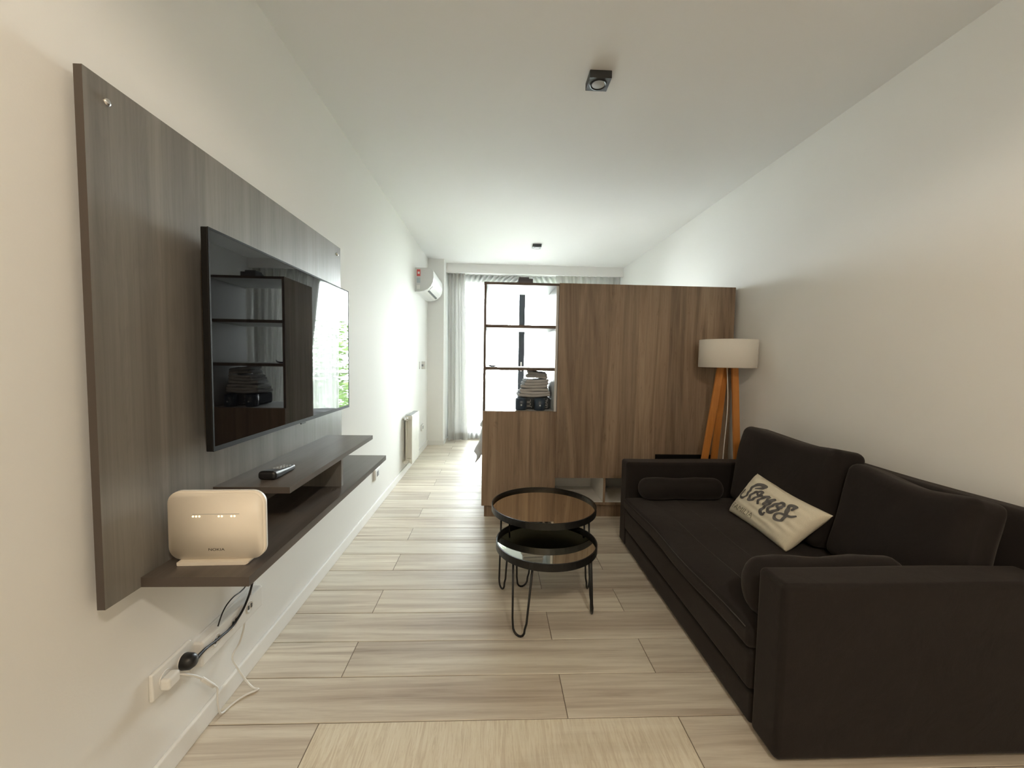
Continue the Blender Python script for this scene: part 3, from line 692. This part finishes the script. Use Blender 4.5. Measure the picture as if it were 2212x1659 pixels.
sbox('pull_out_bed', SX0-.004, SXB-.03, SY0+AT+.003, SY1-AT-.003, .128, .262, .016, 8, wob(.002, 5))
def seatf(q):
    k = max(0, 1-(q.y/.66)**4)*max(0, 1-(q.x/.47)**4)
    z = q.z + (.014*k + .004*math.sin(11*q.y+3*q.x)*k if q.z > 0 else 0)
    return Vector((q.x + (.006*math.sin(9*q.y) if q.x < -.3 else 0), q.y, z))
sbox('seat_cushion', SX0-.016, SXB-.101, SY0+AT+.004, SY1-AT-.004, .264, .334, .022, 16, seatf)
sbox('backrest', 1.70, SXB, SY0+.015, SY1-.015, .0125, .735, .03, 10, wob(.003, 5))
for x in (SX0+.14, SX0+.30):
    pts = []
    for i in range(25):
        y = SY0+AT+.03 + (SY1-SY0-2*AT-.06)*i/24; q = seatf(Vector((x-(SX0-.016+SXB-.101)/2, y-(SY0+SY1)/2, .035)))
        pts.append((x, y, q.z + .299))
    obj('seam', S(tube(bmesh.new(), pts, .0016, 6)), 'sofa_seam', sf, True)
obj('seam', S(tube(bmesh.new(), [(SX0-.012+.006*math.sin(9*(y_/24-.5)*1.25), SY0+AT+.03+(SY1-SY0-2*AT-.06)*y_/24, .331) for y_ in range(25)], .002, 6)), 'sofa_seam', sf, True)
for x in (SX0+.05, SXB-.1):
    for y in (SY0+.06, SY1-.06): obj('foot', S(B(x, x+.04, y-.02, y+.02, 0, .014)), 'black_plastic', sf)
def bolster(y, label):
    t = thing('bolster_cushion', label, 'cushion', (1.17, y, .334+.012), 0, 'charcoal bolsters on the sofa')
    L_, r_ = .265, .066; pr = [(0, -L_)]
    for k in range(1, 7): a = R(90*k/6); pr.append((r_*math.sin(a), -L_+.055*(1-math.cos(a))))
    for k in range(1, 8): x = -L_+.055 + (2*L_-.11)*k/8; pr.append((r_*(1+.05*math.sin(k*1.3)), x))
    for k in range(6, 0, -1): a = R(90*k/6); pr.append((r_*math.sin(a), L_-.055*(1-math.cos(a))))
    pr.append((0, L_))
    obj('cushion_cover', lathe(bmesh.new(), pr, 28, 'x', (0, 0, r_)), 'sofa', t, True); return t
bolster(SY1-AT-.072, 'charcoal bolster cushion against the far arm of the sofa')
bn = bolster(SY0+AT+.073, 'charcoal bolster cushion against the near arm of the sofa'); bn.location.x = 1.14; bn.scale = (1.05, 1.08, 1.5)
def backcushion(name, label, yc, w_, h_, t_, xb, lean, zb, seed, rz=0, ylim=None):
    t = thing(name, label, 'cushion', (xb, yc, zb), rz, 'loose charcoal back cushions')
    rnd = random.Random(seed); ph = rnd.random()*6
    def f(q):
        k = max(0, 1-(q.y/(w_/2))**4)*max(0, 1-(q.z/(h_/2))**4)
        s = -1 if q.x < 0 else 1
        q = Vector((q.x + s*.028*k, q.y, q.z - .010*math.cos(q.y/w_*6.2)*(1 if q.z > 0 else 0)))
        return q + Vector((.004*math.sin(14*q.z+9*q.y+ph), .003*math.sin(13*q.z), .004*math.sin(12*q.y+ph)))
    rot = Matrix.Rotation(lean, 3, 'Y')
    bm = rbox(bmesh.new(), (0, 0, 0), (t_/2, w_/2, h_/2), .04, 12, f)
    bmesh.ops.translate(bm, verts=bm.verts[:], vec=(t_/2, 0, h_/2)); bmesh.ops.rotate(bm, cent=(0, 0, 0), matrix=rot, verts=bm.verts[:])
    if ylim:
        for v in bm.verts:
            lim = ylim - yc
            if v.co.y < lim:
                k = min(1, max(0, (v.co.z + zb - .56)/.05)); k = k*k*(3-2*k); v.co.y = v.co.y*k + lim*(1-k)
    obj('cushion_cover', bm, 'sofa', t, True); return t
backcushion('back_cushion', 'big charcoal back cushion standing highest, at the far end of the sofa', 2.128, .73, .455, .165, 1.46, R(10), .366, 1, R(-2))
backcushion('back_cushion', 'big charcoal back cushion sunk low at the near end of the sofa', 1.508, .50, .415, .15, 1.485, R(14), .36, 2, 0, SY0+AT+.006)

# cream lettered cushion
PW, PH, PT = .50, .28, .11
cBL, cBR, cTR, cTL = (Vector(p) for p in ((1.365, 2.278, .346), (1.335, 1.772, .346), (1.488, 1.702, .541), (1.457, 2.182, .594)))
cc = (cBL+cBR+cTR+cTL)/4
cu = thing('lettered_cushion', 'cream cushion with grey script lettering leaning on the charcoal sofa', 'cushion', (cc.x, cc.y, .346))
def pil(s_, t_, side):
    u, v = 2*s_-1, 2*t_-1
    su = .5 + .5*u*(1 - .035*(1-v*v)); sv = .5 + .5*v*(1 - .06*(1-u*u))
    p = (cBL*(1-su) + cBR*su)*(1-sv) + (cTL*(1-su) + cTR*su)*sv
    du = ((cBR-cBL)*(1-sv) + (cTR-cTL)*sv).normalized(); dv = ((cTL-cBL)*(1-su) + (cTR-cBR)*su).normalized(); n = du.cross(dv).normalized()
    e = max(0, (1-u**4)*(1-v**4))
    wr = .0035*math.sin(10*u+16*v)*(max(0, u-.1))*e + .0022*math.sin(23*v+4*u)*e
    return p + n*side*(PT/2*e**.5 + (wr if side > 0 else 0)) - Vector((cc.x, cc.y, .346))
bm = bmesh.new(); grid(bm, lambda a_, b_: pil(a_, b_, 1), 64, 40); grid(bm, lambda a_, b_: pil(1-a_, b_, -1), 64, 40)
bmesh.ops.remove_doubles(bm, verts=bm.verts[:], dist=1e-5)
cover = obj('cushion_cover', bm, 'cream', cu, True)
def on_pillow(s_, t_, off=.0016):
    e = .004; s_ = min(max(s_, .006), .994); t_ = min(max(t_, .006), .994)
    n = (pil(s_+e, t_, 1) - pil(s_-e, t_, 1)).cross(pil(s_, t_+e, 1) - pil(s_, t_-e, 1)).normalized()
    return pil(s_, t_, 1) + n*off
STROKES = [
 ([(0.13, 0.794), (0.185, 0.858), (0.224, 0.909), (0.218, 0.944), (0.156, 0.943), (0.102, 0.882), (0.082, 0.77), (0.089, 0.66), (0.096, 0.546), (0.078, 0.453), (0.027, 0.439), (-0.007, 0.504), (-0.009, 0.594), (0.013, 0.657)], 1),
 ([(0.237, 0.784), (0.174, 0.717), (0.154, 0.582), (0.171, 0.49), (0.209, 0.501), (0.237, 0.603), (0.263, 0.721), (0.26, 0.795), (0.221, 0.795), (0.218, 0.711), (0.257, 0.687), (0.301, 0.74)], 1),
 ([(0.324, 0.485), (0.3, 0.593), (0.323, 0.702), (0.374, 0.796)], 1.1), ([(0.38, 0.794), (0.388, 0.673), (0.393, 0.536)], 1),
 ([(0.393, 0.536), (0.411, 0.651), (0.439, 0.763), (0.464, 0.799)], .9),
 ([(0.464, 0.799), (0.446, 0.64), (0.427, 0.485), (0.434, 0.373), (0.473, 0.323), (0.492, 0.353), (0.491, 0.408)], 1),
 ([(0.55, 0.802), (0.512, 0.717), (0.484, 0.573), (0.496, 0.477), (0.537, 0.465), (0.568, 0.559), (0.589, 0.706), (0.577, 0.793), (0.537, 0.786), (0.539, 0.686), (0.58, 0.661), (0.616, 0.69)], 1),
 ([(0.686, 0.745), (0.703, 0.811), (0.69, 0.853), (0.646, 0.838), (0.649, 0.751), (0.681, 0.655), (0.709, 0.535), (0.7, 0.414), (0.646, 0.393), (0.609, 0.464), (0.632, 0.559), (0.703, 0.589), (0.748, 0.615), (0.777, 0.69)], 1)]
bm = bmesh.new()
for q, (pts, wd) in enumerate(STROKES):
    P2 = smoothpath([(.10 + s*.99, .05+t*.87, 0) for s, t in pts], 8); n = len(P2); rows = []
    for i, p in enumerate(P2):
        a, b = P2[max(i-1, 0)], P2[min(i+1, n-1)]; tn = Vector(((b.x-a.x)*PW, (b.y-a.y)*PH, 0)).normalized(); nr = Vector((-tn.y, tn.x, 0))
        k = i/(n-1); hw = .0098*wd*(.45 + .75*math.sin(math.pi*k)**.5*(.75+.25*math.sin(6*k+q)))
        rows.append([bm.verts.new(on_pillow(p.x + nr.x*hw*s/PW, p.y + nr.y*hw*s/PH, .0016+.0002*q)) for s in (-1, 0, 1)])
    for a, b in zip(rows, rows[1:]):
        for j in (0, 1): bm.faces.new((a[j], a[j+1], b[j+1], b[j]))
obj('script_lettering', bm, 'print', cover)
bm = textmesh('FAMILIA', .048); bmesh.ops.subdivide_edges(bm, edges=[e for e in bm.edges if e.calc_length() > .01], cuts=2)
for v in bm.verts: v.co = on_pillow(.29 + v.co.x*1.15/PW, .19 + v.co.y/PH*1.0, .0016)
obj('small_lettering', bm, 'print2', cover)

# ------------------------------------------------------------------ floor lamp
LX, LY = 1.627, 2.825
lp = thing('floor_lamp', 'wooden tripod floor lamp with a white drum shade behind the sofa', 'lamp', (LX, LY, 0))
zt = 1.19
for top, bot in (((-.050, -.012), (-.215, -.03)), ((.047, -.012), (.085, -.095)), ((.006, .035), (-.015, .15))):
    p0, p1 = Vector((*bot, .006)), Vector((*top, zt))
    ax = (p1-p0).normalized(); bm = bmesh.new(); bmesh.ops.create_cube(bm, size=1)
    side = Vector((1, 0, 0)); side = (side - ax*side.dot(ax)).normalized(); fr = ax.cross(side)
    for v in bm.verts: c_ = v.co.copy(); v.co = (p0+p1)/2 + ax*c_.z*(p1-p0).length + side*c_.x*.046 + fr*c_.y*.018
    bmesh.ops.bevel(bm, geom=bm.edges[:], offset=.002, segments=1, affect='EDGES')
    obj('leg', bm, 'pine', lp)
obj('hub', lathe(bmesh.new(), [(0, zt-.02), (.035, zt-.02), (.04, zt-.01), (.04, zt+.015), (0, zt+.015)], 24), 'pine', lp, True)
obj('lamp_holder', lathe(bmesh.new(), [(0, zt+.015), (.018, zt+.015), (.018, zt+.07), (0, zt+.07)], 16), 'white_plastic', lp, True)
obj('bulb', lathe(bmesh.new(), [(0, zt+.145), (.016, zt+.14), (.027, zt+.118), (.024, zt+.09), (.012, zt+.07), (0, zt+.07)], 20), 'lens', lp, True)
sh = obj('lamp_shade', lathe(bmesh.new(), [(.184, 1.168), (.186, 1.17), (.186, 1.358), (.184, 1.36), (.1825, 1.358), (.1825, 1.17)], 64, closed=True), 'shade', lp, True)
bm = bmesh.new()
for a in (30, 150, 270): tube(bm, [(.018*math.cos(R(a)), .018*math.sin(R(a)), zt+.03), (.183*math.cos(R(a)), .183*math.sin(R(a)), zt+.03)], .002, 6)
obj('shade_spider', bm, 'chrome', lp, True)
obj('shade_seam', tube(bmesh.new(), [(.1865*math.cos(R(-50)), .1865*math.sin(R(-50)), 1.17), (.1865*math.cos(R(-50)), .1865*math.sin(R(-50)), 1.358)], .0012, 6), 'linen_w', sh)
obj('cord', tube(bmesh.new(), smoothpath([(0, -.0, zt-.02), (.012, -.01, .9), (.002, .0, .5), (.012, .01, .12), (.05, .0, .006), (.15, -.02, .006)]), .003), 'white_plastic', lp, True)
bd2 = obj('black_board', B(1.22, 1.66, 3.0, 3.028, .004, .503, bev=.003), 'matt_black'); tag(bd2, 'flat black board standing against the oak cabinet behind the sofa', 'board')

# ------------------------------------------------------------------ ceiling spots
def spot(x, y, label, lit=None):
    t = thing('ceiling_spotlight', label, 'ceiling light', (x, y, ZC), 0, None)
    obj('housing', B(-.051, .051, -.049, .049, -.034, 0, bev=.0015, seg=1), 'grey_metal', t)
    obj('ring', lathe(bmesh.new(), [(.030, -.034), (.034, -.0375), (.038, -.0375), (.040, -.034)], 32), 'black_metal', t, True)
    obj('lens', lathe(bmesh.new(), [(0, -.0365), (.022, -.036), (.030, -.0345)], 32), 'bulb' if lit else 'lens', t, True)
    if lit:
        l = bpy.data.lights.new('spot_bulb', 'SPOT'); l.energy, l.color = lit; l.shadow_soft_size = .05; l.spot_size = R(168); l.spot_blend = .2
        o = bpy.data.objects.new('spot_bulb', l); C.objects.link(o); o.parent = t; o.location = (0, 0, -.09)
spot(.467, 2.001, 'square dark grey ceiling spotlight nearest the camera above the tables')
spot(.467, 4.86, 'square dark grey ceiling spotlight farther off near the window')
spot(-.35, -.85, 'square ceiling spotlight lit amber over the entrance end of the room', (WARM, (1, .66, .34)))
spot(.467, -.55, 'unseen square ceiling spotlight added as warm white front fill behind the camera', (NEUTRAL, (1, .90, .76)))  # unseen lamp, added to brighten the sides that face the camera
